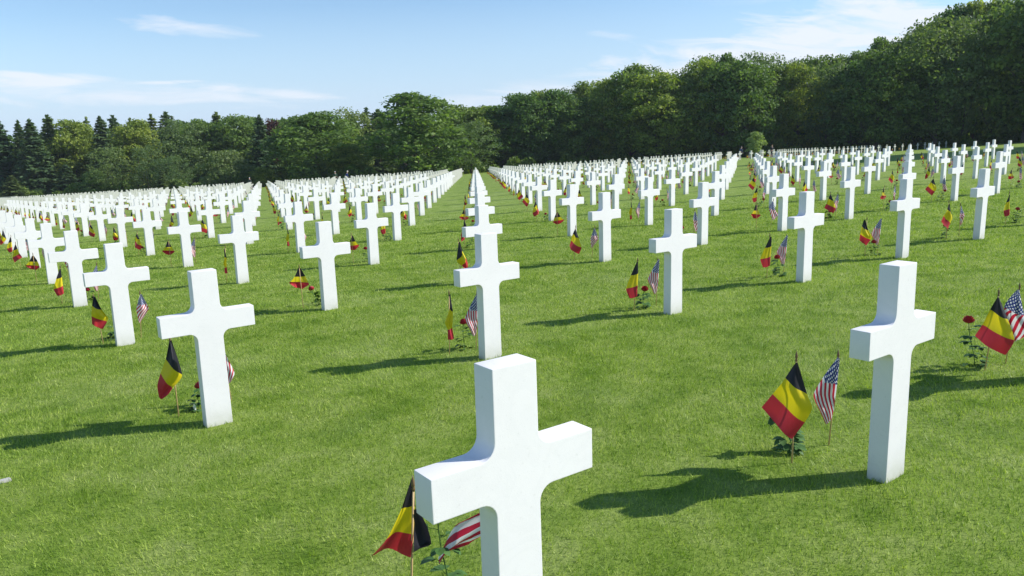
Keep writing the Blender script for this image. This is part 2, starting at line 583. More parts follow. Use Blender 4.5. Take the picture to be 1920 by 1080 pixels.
def cross_mesh(bevel):
    bm = bmesh.new()
    P = cross_outline(seg=6 if bevel else 2)
    a = [bm.verts.new((x, -D / 2, z)) for x, z in P]
    b = [bm.verts.new((x, D / 2, z)) for x, z in P]
    bm.faces.new(a)
    bm.faces.new(b[::-1])
    n = len(P)
    for k in range(n):
        bm.faces.new((a[k], b[k], b[(k + 1) % n], a[(k + 1) % n]))
    bmesh.ops.recalc_face_normals(bm, faces=bm.faces)
    if bevel:
        ed = [e for e in bm.edges if len(e.link_faces) == 2 and e.calc_face_angle(0) > 0.6]
        bmesh.ops.bevel(bm, geom=ed, offset=0.0028, segments=2, affect='EDGES', profile=0.6)
    me = bpy.data.meshes.new('marble_cross')
    bm.to_mesh(me); bm.free()
    me.materials.append(MARBLE)
    if bevel:
        me.set_sharp_from_angle(angle=R(30))
        for p_ in me.polygons: p_.use_smooth = abs(p_.normal.y) < 0.98
    return me


CROSS = cross_mesh(True)
CROSS_LO = cross_mesh(False)


def exists(i, j):
    x, y = grave(i, j)
    if y < 1.5: return False
    if i >= 7:
        if j <= 13: return i + j <= 20 and y < 112
        return 16 <= j <= (16 if i > 34 else 18 if i > 30 else 20) and i <= 41
    lim = 106 if x > -30 else 106 + min(26, (-30 - x) * 0.45)
    return y < lim


def to_px(x, y, z):
    v = Vector((x, y, z - CAM_H))
    d = v.dot(_F)
    if d < 0.2: return None
    return 960 + FOC * v.dot(_R) / d, 540 - FOC * v.dot(_UP) / d, d


graves = []
for i in range(-75, 45):
    for j in range(-45, 45):
        if not exists(i, j): continue
        x, y = grave(i, j)
        z = ground_z(x, y)
        q = to_px(x, y, z + 0.6)
        if q is None or not (-70 - 250 / q[2] < q[0] < 1990 + 900 / q[2]): continue
        graves.append((q[2], i, j, x, y, z, q[0]))
graves.sort()
ORD = ['nearest', 'second', 'third', 'fourth', 'fifth', 'sixth', 'seventh', 'eighth', 'ninth', 'tenth', 'eleventh', 'twelfth', 'thirteenth',
       'fourteenth', 'fifteenth', 'sixteenth', 'seventeenth', 'eighteenth', 'nineteenth', 'twentieth', 'twenty-first', 'twenty-second',
       'twenty-third', 'twenty-fourth', 'twenty-fifth', 'twenty-sixth', 'twenty-seventh', 'twenty-eighth', 'twenty-ninth', 'thirtieth']
ORD1 = ['first'] + ORD[1:]


def ordn(k, tab=ORD):
    return tab[k] if k < len(tab) else '%dth' % (k + 1)


colfront = {}
for _, i, j, x, y, z, px in graves:
    if -30 < px < 1950:
        colfront[i] = min(colfront.get(i, 999), j)


def where(i, j):
    k = ordn(j - colfront.get(i, j))
    if i == 1: return k, 'centre column'
    side = 'right' if i > 1 else 'left'
    return k, '%s column %s of centre' % (ordn(abs(i - 1) - 1, ORD1), side)


SPECIAL = {
    (1, -1): 'largest white cross, nearest the camera, its foot cut off by the lower edge',
    (2, -1): 'big white marble cross in the right foreground, second nearest to the camera',
    (0, 0): 'big white marble cross in the left foreground with a long shadow to its left',
    (1, 0): 'white cross partly hidden behind the nearest cross in the middle of the photo',
    (-1, 1): 'white cross just left of and behind the big left foreground cross',
    (2, 0): 'white cross in the middle distance right of centre, between two flag pairs',
}
rng = random.Random(11)
individual = graves[:300]
for n, (dd, i, j, x, y, z, px) in enumerate(individual):
    o = link('marble_cross', CROSS if n < 140 else CROSS_LO)
    o.location = (x, y, z)
    jt = 0.0 if n < 12 else 1.0
    o.rotation_euler = (rng.gauss(0, .003) * jt, rng.gauss(0, .003) * jt, YAW + rng.gauss(0, .008) * jt)
    k, c = where(i, j)
    tag(o, SPECIAL.get((i, j), 'white marble cross, %s from the front in the %s' % (k, c)), 'cross', 'white marble grave crosses')
mb = MB()
base = [tuple(v.co) for v in CROSS_LO.vertices]
bf = [tuple(p.vertices) for p in CROSS_LO.polygons]
for (dd, i, j, x, y, z, px) in graves[300:]:
    mt = Matrix.Translation((x, y, z)) @ Matrix.Rotation(YAW + rng.gauss(0, .01), 4, 'Z')
    mb.add([mt @ Vector(v) for v in base], bf)
if mb.v:
    tag(mb.build('marble_crosses', MARBLE, smooth=False), 'dense far rows of small white crosses below the wood', 'crosses', kind='stuff')

# ------------------------------------------------------------------ flags and roses
BE = {
 'spread': [(0.004, 0.558, 0.008, 0.558, 0, 0), (-0.046, 0.469, 0.061, 0.391, 0.333, 0.333), (-0.074, 0.423, 0.088, 0.318, 0.5, 0.5), (-0.106, 0.373, 0.056, 0.234, 0.667, 0.667), (-0.159, 0.298, -0.003, 0.14, 1, 1)],
 'wide': [(0.039, 0.532, 0.043, 0.532, 0, 0), (0.001, 0.442, 0.107, 0.383, 0.333, 0.333), (-0.037, 0.331, 0.157, 0.238, 0.667, 0.667), (-0.077, 0.245, 0.113, 0.129, 1, 1)],
 'sweep': [(-0.002, 0.571, 0.011, 0.57, 0, 0), (-0.039, 0.439, 0.055, 0.309, 0.333, 0.333), (-0.083, 0.343, -0.018, 0.225, 0.667, 0.667), (-0.113, 0.256, -0.05, 0.19, 0.85, 0.85), (-0.111, 0.176, -0.096, 0.154, 1, 1)],
 'drop': [(-0.035, 0.521, -0.018, 0.519, 0, 0), (-0.058, 0.423, 0.028, 0.369, 0.333, 0.333), (-0.07, 0.363, 0.076, 0.276, 0.5, 0.5), (-0.075, 0.316, 0.063, 0.238, 0.667, 0.667), (-0.08, 0.23, 0.012, 0.158, 1, 1)],
 'tent': [(-0.017, 0.509, 0.004, 0.507, 0, 0), (-0.072, 0.402, 0.055, 0.392, 0.333, 0.333), (-0.126, 0.346, 0.085, 0.316, 0.667, 0.667), (-0.146, 0.334, 0.089, 0.288, 0.7, 0.7), (-0.079, 0.268, 0.004, 0.239, 1, 1)],
 'furled': [(0.023, 0.55, 0.032, 0.55, 0, 0), (0.021, 0.424, 0.048, 0.391, 0.333, 0.333), (-0.025, 0.299, 0.044, 0.311, 0.5, 0.5), (-0.006, 0.234, 0.036, 0.248, 0.667, 0.667), (-0.007, 0.146, 0.048, 0.151, 1, 1)],
 'blade': [(0.031, 0.53, 0.044, 0.53, 0, 0), (-0.03, 0.389, 0.045, 0.408, 0.333, 0.333), (-0.081, 0.247, 0.039, 0.285, 0.667, 0.667), (-0.046, 0.142, 0.034, 0.171, 1, 1)],
 'near': [(0.036, 0.611, 0.045, 0.61, 0, 0), (-0.003, 0.514, 0.043, 0.509, 0.333, 0.333), (-0.06, 0.421, 0.032, 0.412, 0.667, 0.667), (-0.118, 0.355, 0.017, 0.33, 1, 1)],
 'near_fold': [(0.038, 0.512, 0.044, 0.512, 0.1, 0.1), (0.037, 0.483, 0.063, 0.477, 0.15, 0.15), (0.033, 0.417, 0.082, 0.426, 0.2, 0.2), (0.031, 0.381, 0.091, 0.371, 0.25, 0.25), (0.028, 0.348, 0.05, 0.362, 0.3, 0.3)],
}
US = {
 'near': [(0.053, 0.404, 0.049, 0.291, 0.3, 0.35, 0.3, 0.95), (-0.019, 0.378, -0.023, 0.277, 0.5, 0.46, 0.5, 1), (-0.068, 0.362, -0.073, 0.243, 0.65, 0.47, 0.65, 1), (-0.114, 0.333, -0.118, 0.23, 0.8, 0.5, 0.8, 1), (-0.154, 0.271, -0.16, 0.214, 0.92, 0.6, 0.92, 1), (-0.193, 0.192, -0.191, 0.167, 1, 0.7, 1, 1)],
 'slant': [(0.025, 0.51, 0.035, 0.505, 0, 0.2, 0, 0), (-0.04, 0.398, 0.027, 0.357, 0.38, 0.54, 0.4, 0.1), (-0.089, 0.291, 0.022, 0.284, 0.42, 1, 0.55, 0.1), (-0.056, 0.209, 0.018, 0.217, 0.7, 1, 0.75, 0.25), (-0.02, 0.124, 0.007, 0.157, 1, 1, 1, 0.45)],
 'sliver': [(-0.036, 0.46, -0.026, 0.46, 0, 0, 0, 0.3), (-0.075, 0.36, -0.002, 0.355, 0.4, 0, 0.4, 0.54), (-0.060, 0.27, 0.040, 0.225, 0.7, 0.1, 0.7, 0.9), (-0.018, 0.145, 0.012, 0.165, 1, 0.5, 1, 1)],
 'wide': [(0.031, 0.549, 0.041, 0.55, 0, 0, 0, 0.3), (-0.039, 0.414, 0.086, 0.368, 0.4, 0, 0.4, 0.54), (0.045, 0.174, 0.149, 0.285, 0.75, 0.7, 0.75, 1)],
 'drop': [(0.044, 0.488, 0.057, 0.487, 0, 0, 0, 0.3), (0.003, 0.378, 0.096, 0.376, 0.4, 0, 0.4, 0.54), (-0.012, 0.322, 0.107, 0.313, 0.5, 0.2, 0.5, 0.8), (-0.003, 0.176, 0.021, 0.192, 1, 0.7, 1, 1)],
}


def cloth(rows, seed=0, sub=5, nx=10, amp=0.016, front=True):
    rr = [r if len(r) == 8 else (r[0], r[1], r[2], r[3], r[4], 0.0, r[5], 1.0) for r in rows]
    rnd = random.Random(seed)
    p1, p2 = rnd.uniform(0, 6), rnd.uniform(0, 6)
    G = []
    for a in range(len(rr) - 1):
        r0, r1 = rr[max(a - 1, 0)], rr[a]
        r2, r3 = rr[a + 1], rr[min(a + 2, len(rr) - 1)]
        for s in range(sub + (1 if a == len(rr) - 2 else 0)):
            t = s / sub
            row = []
            for q in range(8):
                if q in (0, 1, 2, 3):
                    m1, m2 = (r2[q] - r0[q]) / 2 * 0.6, (r3[q] - r1[q]) / 2 * 0.6
                    v = (2 * t ** 3 - 3 * t * t + 1) * r1[q] + (t ** 3 - 2 * t * t + t) * m1 + (-2 * t ** 3 + 3 * t * t) * r2[q] + (t ** 3 - t * t) * m2
                else:
                    v = r1[q] + (r2[q] - r1[q]) * t
                row.append(v)
            G.append(row)
    mb = MB()
    V, U = [], []
    for k, r in enumerate(G):
        wdt = math.hypot(r[2] - r[0], r[3] - r[1])
        for c in range(nx):
            s = c / (nx - 1)
            x = r[0] + (r[2] - r[0]) * s
            z = r[1] + (r[3] - r[1]) * s
            dep = amp * min(1, wdt / 0.08) * (math.sin(s * 4.4 + p1 + k * 0.10) + 0.5 * math.sin(s * 8.5 + p2 - k * 0.21)) + 0.010 * math.sin(k * 0.35 + p2)
            dep += 0.035 * math.sin(s * math.pi) * min(1, wdt / 0.12)
            dep = -abs(dep) - 0.008 if front else dep
            sag = -0.006 * math.sin(s * math.pi * 1.0)
            V.append((x, dep, z + sag))
            U.append((r[4] + (r[6] - r[4]) * s, r[5] + (r[7] - r[5]) * s))
    F = [(k * nx + c, k * nx + c + 1, (k + 1) * nx + c + 1, (k + 1) * nx + c) for k in range(len(G) - 1) for c in range(nx - 1)]
    mb.add(V, F, 0, U)
    return mb


def stick_mb(top, rad=0.0042, n=7):
    mb = MB()
    tx, tz = top
    tube(mb, [(-tx * 0.15, 0, -0.08), (tx * 0.5 + 0.0, 0, tz * 0.5), (tx, 0, tz - 0.035)], rad, n)
    return mb


def tip_mb(top, n=7):
    mb = MB()
    tx, tz = top
    prof = [(0.0045, -0.045), (0.0075, -0.036), (0.004, -0.030), (0.0075, -0.022), (0.0065, -0.012), (0.0035, 0.0), (0.0006, 0.014)]
    tube(mb, [(tx, 0, tz + z) for _, z in prof], [r for r, _ in prof], n)
    return mb


def leaf_blade(mb, p, d, up, ln, wd, mi=0):
    d = Vector(d).normalized(); s = d.cross(Vector(up)).normalized(); u = s.cross(d)
    pts = []
    for t, w_ in ((0, .05), (.25, .75), (.5, 1), (.78, .7), (1, 0.02)):
        c = Vector(p) + d * ln * t + u * (-0.25 * ln * t * t)
        pts += [c - s * wd * w_ + u * 0.18 * wd * w_, c, c + s * wd * w_ + u * 0.18 * wd * w_]
    F = []
    for k in range(4):
        F += [(k * 3, k * 3 + 1, k * 3 + 4, k * 3 + 3), (k * 3 + 1, k * 3 + 2, k * 3 + 5, k * 3 + 4)]
    mb.add(pts, F, mi)


def rose_parts(h, lean, seed):
    rnd = random.Random(seed)
    stem = MB()
    P = [Vector((lean * t ** 1.5 + 0.006 * math.sin(t * 7), 0.01 * math.sin(t * 5), -0.03 + (h + 0.03) * t)) for t in [0, .2, .4, .6, .8, 1]]
    tube(stem, P, [.003, .003, .0028, .0026, .0024, .0028], 6)
    leaves = []
    for k in range(16):
        t = 0.03 + 0.85 * (k / 15) ** 1.5
        a = rnd.uniform(0, 6.28) + k * 2.4
        lf = MB()
        p = P[min(5, int(t * 5))].lerp(P[min(5, int(t * 5) + 1)], (t * 5) % 1)
        d = Vector((math.cos(a), math.sin(a), rnd.uniform(-0.1, 0.6)))
        tube(stem, [p, p + d.normalized() * 0.045], [.0016, .001], 4)
        q = p + d.normalized() * 0.042
        for da in (-0.9, 0, 0.9):
            dd_ = Vector((math.cos(a + da), math.sin(a + da), rnd.uniform(-.3, .3)))
            leaf_blade(lf, q, dd_, (0, 0, 1), rnd.uniform(.042, .064), rnd.uniform(.016, .024))
        leaves.append(lf)
    bloom = MB()
    c = P[-1]
    for ring, (rad, hh, cnt, op) in enumerate([(0.012, 0.042, 3, .1), (0.021, 0.045, 4, .35), (0.030, 0.041, 5, .7), (0.037, 0.032, 6, 1.2)]):
        for q in range(cnt):
            a = 6.283 * q / cnt + ring * 0.7
            V, F = [], []
            for iu in range(4):
                u = iu / 3
                rr_ = 0.004 + (rad - 0.004) * math.sin(u * 1.9) ** 0.75 + 0.010 * op * max(0, u - .75)
                for iv in range(5):
                    v = (iv / 4 - .5) * (5.0 / cnt + 1.0)
                    V.append((c.x + rr_ * math.cos(a + v), c.y + rr_ * math.sin(a + v), c.z - 0.004 * ring + hh * (u ** 1.5) * (1 - .25 * (iv / 4 - .5) ** 2 * 4 * (u))))
            for iu in range(3):
                for iv in range(4):
                    F.append((iu * 5 + iv, iu * 5 + iv + 1, iu * 5 + iv + 6, iu * 5 + iv + 5))
            bloom.add(V, F)
    return stem, leaves, bloom


def joined(parts):
    mb = MB()
    for k, p in enumerate(parts):
        mb.merge(p, k)
    return mb


_cache = {}


def cached(key, fn):
    if key not in _cache: _cache[key] = fn()
    return _cache[key]


def face_yaw(x, y):
    return math.atan2(-x, y)           # plane square to the sight line from where the photo was taken


def place_flag(kind, x, y, yaw, var, top, label, group, detailed, mirror=False, fold=False):
    z = ground_z(x, y)
    lib, mat, nm, cat = (BE, TRI, 'belgian_flag', 'flag') if kind == 'be' else (US, USA, 'american_flag', 'flag')
    sc = (-1 if mirror else 1, 1, 1)
    if detailed:
        t = bpy.data.objects.new(nm, None); col.objects.link(t)
        t.empty_display_size = 0.1
        k = (kind, var, round(top[0], 3), round(top[1], 3))
        link('stick', cached(k + ('s',), lambda: stick_mb(top).mesh('stick', STICK)), t)
        link('finial', cached(k + ('t',), lambda: tip_mb(top).mesh('finial', TIP)), t)
        link('cloth', cached((kind, var, 'c'), lambda: cloth(lib[var], hash_(var), front=var not in ('near', 'tent') or kind == 'us').mesh('cloth', mat)), t)
        if fold:
            link('cloth', cached((kind, 'near_fold', 'c'), lambda: cloth(BE['near_fold'], 5, amp=0.006, front=False).mesh('cloth', mat)), t)
    else:
        me = cached((kind, var, 'lo'), lambda: joined([stick_mb(top_of(lib[var]), 0.005, 4), tip_mb(top_of(lib[var]), 4), cloth(lib[var], hash_(var), 2, 5, front=var != 'tent')]).mesh(nm, [STICK, TIP, mat]))
        t = link(nm, me)
    t.location = (x, y, z)
    t.rotation_euler = (0, 0, yaw)
    t.scale = sc
    tag(t, label, cat, group)
    return t


def hash_(s):
    return sum(ord(c) * (i + 3) for i, c in enumerate(s))


def top_of(rows):
    return (rows[0][2], rows[0][3] + 0.045)


def place_rose(x, y, h, lean, seed, label, detailed, yaw=0.0):
    z = ground_z(x, y)
    if detailed:
        t = bpy.data.objects.new('red_rose', None); col.objects.link(t)
        t.empty_display_size = 0.1
        st, lv, bl = cached(('rose', round(h, 2), round(lean, 2), seed), lambda: (lambda p: (p[0].mesh('stem', ROSELEAF), [q.mesh('leaf', ROSELEAF) for q in p[1]], p[2].mesh('bloom', PETAL)))(rose_parts(h, lean, seed)))
        link('stem', st, t)
        for l_ in lv: link('leaf', l_, t)
        link('bloom', bl, t)
    else:
        def mk():
            s_, l_, b_ = rose_parts(h, lean, seed)
            L_ = MB()
            for q in l_: L_.merge(q)
            return joined([s_, L_, b_]).mesh('red_rose', [ROSELEAF, ROSELEAF, PETAL])
        t = link('red_rose', cached(('roselo', h, lean, seed), mk))
    t.location = (x, y, z)
    tilt = 0.08 if (x > 3.2 and y < 6) else 0.12 + 0.3 * ((x * 7.3 + y * 3.1) % 1.0)
    t.rotation_euler = (tilt * math.cos(x * 9), tilt * math.sin(y * 7), yaw)
    tag(t, label, 'rose', 'red roses laid at the graves')


# offerings whose place was measured: (i, j): belgian (x, y, tip dx, tip z, drape), american, rose (x, y, lean, h)
NEAR = {
 (1, -1): [(-0.40, 2.47, 0.041, 0.615, 'near'), (-0.12, 2.713, 0.03, 0.50, 'near'), (-0.27, 2.66, -0.02, 0.40)],
 (2, -1): [(1.44, 3.82, 0.003, 0.598, 'spread'), (1.72, 4.03, 0.026, 0.535, 'slant'), (1.50, 3.98, -0.08, 0.20)],
 (2, 0): [(1.28, 7.99, 0.04, 0.564, 'blade'), (1.56, 8.23, 0.016, 0.516, 'slant'), (1.39, 8.11, 0.011, 0.221)],
 (1, 0): [(-0.57, 6.6, 0.022, 0.574, 'furled'), (-0.34, 6.74, 0.025, 0.52, 'slant'), (-0.45, 6.77, 0.025, 0.236)],
 (0, 0): [(-2.41, 5.28, 0.002, 0.589, 'sweep'), (-2.14, 5.59, -0.045, 0.54, 'sliver'), (-2.33, 5.43, 0.005, 0.163)],
 (-1, 1): [(-4.38, 8.04, -0.033, 0.538, 'drop'), (-4.05, 8.2, 0.042, 0.517, 'drop'), (-4.4, 8.29, 0.025, 0.129)],
 (0, 1): [(-2.61, 9.46, -0.008, 0.546, 'tent'), None, (-2.45, 9.59, -0.003, 0.22)],
 (3, 0): [(3.17, 9.47, 0.022, 0.56, 'blade'), (3.45, 9.67, 0.022, 0.511, 'slant'), (3.37, 9.57, -0.001, 0.244)],
 (3, -1): [(3.29, 5.2, 0.042, 0.578, 'wide'), (3.51, 5.32, 0.042, 0.585, 'wide'), (3.29, 5.33, -0.048, 0.321)],
 (4, 0): [(4.99, 10.79, 0.002, 0.553, 'drop'), (5.25, 10.97, 0.024, 0.483, 'slant'), (5.15, 10.84, -0.036, 0.174)],
}
BEN, USN = ['spread', 'sweep', 'drop', 'tent', 'furled', 'blade', 'wide'], ['slant', 'wide', 'drop']
NEARLAB = {
 (1, -1): ('by the nearest cross, stick in front of its left arm', 'swept flat under the left arm of the nearest cross', 'whose leaves show under the left arm of the nearest cross'),
 (2, -1): ('spread wide left of the right foreground cross', 'drooping just left of the right foreground cross, blue canton up', 'mostly hidden behind the wide flag at the right foreground cross'),
 (0, 0): ('hanging under the left arm of the left foreground cross', 'half hidden behind the stem of the left foreground cross', 'tiny, beside the stem of the left foreground cross'),
 (3, -1): ('spread wide at the right edge of the photo', 'at the right edge of the photo, cut by the frame', 'tall and open-bloomed at the right edge of the photo'),
}
ux, uy = math.cos(YAW), math.sin(YAW)
cnt_be = cnt_us = cnt_ro = 0
far_mb = {'be': MB(), 'us': MB(), 'ro': MB()}
rg = random.Random(77)
offer = [g for g in graves if g[0] < 120]
for n, (dd, i, j, x, y, z, px) in enumerate(offer):
    det = n < 60
    spec = NEAR.get((i, j))
    k, c = where(i, j)
    w_ = 'by the %s cross of the %s' % (k, c)
    labs = NEARLAB.get((i, j), (w_, w_, w_))

    def loc(u, v):
        return x + u * ux - v * uy, y + u * uy + v * ux
    # Belgian flag
    if spec:
        a = spec[0]; fx, fy, top, var, mir = a[0], a[1], (a[2], a[3]), a[4], False
        yaw = face_yaw(fx, fy)
    else:
        fx, fy = loc(-0.17 + rg.gauss(0, .04), 0.40 + rg.gauss(0, .05))
        var = rg.choice(BEN); mir = rg.random() < 0.2
        top = top_of(BE[var]); yaw = rg.gauss(0.15, 0.45)
    if n < 300:
        place_flag('be', fx, fy, yaw, var, top, 'Belgian flag ' + labs[0], 'small Belgian flags on sticks', det, mir, fold=(i, j) == (1, -1))
    else:
        me = cached(('be', var, 'q'), lambda: joined([stick_mb(top_of(BE[var]), 0.006, 3), cloth(BE[var], hash_(var), 1, 3)]))
        far_mb['be'].merge(me, 0, Matrix.Translation((fx, fy, z)) @ Matrix.Rotation(yaw, 4, 'Z'))
    # American flag
    have = (spec[1] is not None) if spec else rg.random() < 0.92
    if have:
        if spec:
            a = spec[1]; fx, fy, top, var, mir = a[0], a[1], (a[2], a[3]), a[4], False
            yaw = face_yaw(fx, fy)
        else:
            fx, fy = loc(0.20 + rg.gauss(0, .04), 0.43 + rg.gauss(0, .05))
            var = rg.choice(USN); mir = rg.random() < 0.25
            top = top_of(US[var]); yaw = rg.gauss(0.15, 0.45)
        if n < 310 and cnt_us < 300:
            cnt_us += 1
            place_flag('us', fx, fy, yaw, var, top, 'American flag ' + labs[1], 'small American flags on sticks', det, mir)
        else:
            me = cached(('us', var, 'q'), lambda: joined([stick_mb(top_of(US[var]), 0.006, 3), cloth(US[var], hash_(var), 1, 3)]))
            far_mb['us'].merge(me, 0, Matrix.Translation((fx, fy, z)) @ Matrix.Rotation(yaw, 4, 'Z'))
    # rose
    if spec:
        a = spec[2]
        place_rose(a[0], a[1], a[3], a[2], 1 + n, 'red rose ' + labs[2], True, face_yaw(a[0], a[1]))
        cnt_ro += 1
    elif rg.random() < 0.8:
        fx, fy = loc(0.02 + rg.gauss(0, .05), 0.43 + rg.gauss(0, .05))
        sd_ = rg.randint(0, 3)
        if cnt_ro < 220:
            cnt_ro += 1
            place_rose(fx, fy, (0.20, 0.25, 0.16, 0.23)[sd_], (-.03, .04, .02, -.05)[sd_], sd_, 'red rose ' + w_, det, rg.uniform(0, 6.28))
cb = {'be': [STICK, TRI], 'us': [STICK, USA]}
if far_mb['be'].v:
    tag(far_mb['be'].build('belgian_flags', cb['be']), 'specks of Belgian flags among the far rows of crosses', 'flags', kind='stuff')
if far_mb['us'].v:
    tag(far_mb['us'].build('american_flags', cb['us']), 'specks of American flags among the far rows of crosses', 'flags', kind='stuff')

# paper wrapper of the rose at the left foreground cross
mb = MB()
V = []
for k in range(7):
    a = -1.1 + 2.2 * k / 6
    V += [(0.004 * math.cos(a), 0.004 * math.sin(a), 0.0), (0.017 * math.cos(a) , 0.017 * math.sin(a), 0.055 + 0.008 * math.cos(k * 2.0))]
mb.add(V, [(2 * k, 2 * k + 1, 2 * k + 3, 2 * k + 2) for k in range(6)])
o = mb.build('paper_wrapper', PAPER)
o.location = (-2.328, 5.38, ground_z(-2.328, 5.38)); o.rotation_euler = (0.1, -0.1, -1.2)
tag(o, 'small white paper cone in the grass beside the stem of the left foreground cross', 'paper')

# flat stone edge in the turf at the left border
bm = bmesh.new()
bmesh.ops.create_cube(bm, size=1.0)
for v in bm.verts:
    v.co = Vector((v.co.x * 0.34, v.co.y * 0.05, v.co.z * 0.09))
bmesh.ops.bevel(bm, geom=bm.edges[:], offset=0.006, segments=2, affect='EDGES')
me = bpy.data.meshes.new('kerb_stone'); bm.to_mesh(me); bm.free(); me.materials.append(STONE)
o = link('kerb_stone', me)
o.location = (-3.10, 4.16, ground_z(-3.10, 4.16) - 0.030); o.rotation_euler = (0, 0, 0.68)
tag(o, 'pale flat stone edge sunk in the grass at the left border', 'stone')

# ------------------------------------------------------------------ trees
def cards_mesh(name, C, Nn, size, tone, mat, seed, ratio=0.62):
    """many leaf-clump faces: centres C, normals Nn"""
    rr = np.random.default_rng(seed)
    n = len(C)
    Nn = Nn / np.linalg.norm(Nn, axis=1, keepdims=True)
    a = rr.normal(size=(n, 3)); a -= Nn * (a * Nn).sum(1, keepdims=True); a /= np.linalg.norm(a, axis=1, keepdims=True)
    b = np.cross(Nn, a)
    s = (size * (0.6 + 0.8 * rr.random(n)))[:, None]
    V = np.zeros((n, 4, 3), dtype=np.float32)
    V[:, 0] = C - a * s
    V[:, 1] = C - b * s * ratio + Nn * s * 0.15
    V[:, 2] = C + a * s
    V[:, 3] = C + b * s * ratio * (0.7 + 0.5 * rr.random((n, 1)))
    me = bpy.data.meshes.new(name)
    me.vertices.add(n * 4); me.vertices.foreach_set('co', V.ravel())
    me.loops.add(n * 4); me.loops.foreach_set('vertex_index', np.arange(n * 4, dtype=np.int32))
    me.polygons.add(n); me.polygons.foreach_set('loop_start', np.arange(0, n * 4, 4, dtype=np.int32))
    at = me.attributes.new('tone', 'FLOAT', 'POINT')
    at.data.foreach_set('value', np.repeat(tone, 4).astype(np.float32))
    me.materials.append(mat)
    me.update(calc_edges=True)
    return me


def broad_crown(seed, mat, h=16.0, w=10.0, nl=80, per=190, size=0.23, zlo=0.03, airy=0.0, lobe=(0.09, 0.19), top=0.5):
    rr = np.random.default_rng(seed)
    C, Nn, T = [], [], []
    for k in range(nl):
        # lobe centres spread through the crown, denser outside
        zz = zlo + (1 - zlo) * (0.06 + 0.86 * (k + rr.random()) / nl)
        prof = math.sin(math.pi * min(1, max(0.02, (zz - zlo) / (1 - zlo))) ** (0.62 + top * 0.4)) ** 0.62
        a = rr.uniform(0, 2 * np.pi)
        rad = w / 2 * prof * (0.45 + 0.50 * rr.random() ** 0.5) if k % 5 else w / 2 * prof * 0.4 * rr.random()
        lr = w * rr.uniform(*lobe)
        rad = min(rad, max(0, w / 2 * prof * 1.08 - lr * 0.6))
        c = np.array([rad * math.cos(a), rad * math.sin(a), h * zz])
        m_ = int(per * (lr / (w * .18)) ** 2 * (1 - 0.3 * airy))
        d = rr.normal(size=(m_, 3)); d /= np.linalg.norm(d, axis=1, keepdims=True)
        d[:, 2] = np.where(d[:, 2] < -0.35, -d[:, 2] * 0.8, d[:, 2])
        bumpy = 1 + 0.22 * np.sin(d[:, 0] * 5 + k) * np.sin(d[:, 1] * 6 + 2 * k) + 0.12 * np.sin(d[:, 2] * 11 + k)
        r_ = lr * bumpy * np.where(rr.random(m_) < 0.22, rr.uniform(0.4, 0.9, m_), rr.uniform(0.9, 1.08 + 0.35 * airy, m_))
        pts = c + d * r_[:, None] * np.array([1, 1, 0.80])
        pts[:, 2] = np.clip(pts[:, 2], 0.3, h)
        C.append(pts); Nn.append(d + rr.normal(size=d.shape) * 0.7); T.append(rr.random(m_) * 0.75 + rr.random() * 0.35)
    return cards_mesh('crown', np.concatenate(C), np.concatenate(Nn), size, np.concatenate(T), mat, seed)


def spruce_crown(seed, mat, h=16.0, w=6.0, tiers=30, size=0.30, thin=1.0, fall=0.68):
    rr = np.random.default_rng(seed)
    C, Nn, T = [], [], []
    for k in range(tiers):
        zz = 0.03 + 0.95 * (k / tiers) ** 1.02
        rmax = w / 2 * (1 - zz) ** fall * (0.85 + 0.3 * rr.random())
        nb = max(4, int((15 - 6 * zz) * thin))
        for b in range(nb):
            a = 2 * np.pi * b / nb + rr.uniform(-.3, .3)
            ln = max(rmax * rr.uniform(0.62, 1.15), 0.15)
            m_ = int(6 + 9 * ln)
            t = rr.random(m_) ** 0.7
            x = ln * t
            side = rr.normal(0, 0.17, m_) * (0.5 + ln * 0.4)
            droop = -0.30 * x - 0.06 * x * x + 0.16 * ln * t ** 3
            P = np.stack([x * np.cos(a) - side * np.sin(a), x * np.sin(a) + side * np.cos(a), h * zz + droop + rr.normal(0, .10, m_)], 1)
            P[:, 2] = np.clip(P[:, 2], 0.15, h)
            n_ = np.stack([0.35 * np.cos(a) + rr.normal(0, .45, m_), 0.35 * np.sin(a) + rr.normal(0, .45, m_), 0.8 + rr.normal(0, .4, m_)], 1)
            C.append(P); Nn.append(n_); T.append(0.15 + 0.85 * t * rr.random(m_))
    m_ = 40
    P = np.stack([rr.normal(0, .07, m_), rr.normal(0, .07, m_), rr.uniform(h * 0.93, h, m_)], 1)
    C.append(P); Nn.append(rr.normal(size=(m_, 3))); T.append(rr.random(m_))
    return cards_mesh('crown', np.concatenate(C), np.concatenate(Nn), size, np.concatenate(T), mat, seed, 0.5)


def trunk_mesh(h, r, mat, seed, limbs=9, up=0.62):
    rr = random.Random(seed)
    mb = MB()
    P = [(0.02 * h * math.sin(t * 3 + seed) * t, 0.02 * h * math.cos(t * 4 + seed) * t, h * up * t - 0.3) for t in [0, .04, .15, .3, .5, .7, .85, 1]]
    tube(mb, P, [r * 1.5, r * 1.15, r, r * .85, r * .65, r * .42, r * .25, r * .08], 8)
    for k in range(limbs):
        t = 0.18 + 0.7 * k / limbs
        a = rr.uniform(0, 6.28)
        b = Vector((0, 0, h * up * t - 0.3))
        ln = h * 0.26 * (1 - t * 0.6)
        d = Vector((math.cos(a), math.sin(a), 0.75))
        tube(mb, [b, b + d * ln * 0.5, b + d * ln + Vector((0, 0, ln * 0.2))], [r * .4 * (1 - t * .5), r * .25, r * .06], 5)
    return mb.mesh('trunk', mat)


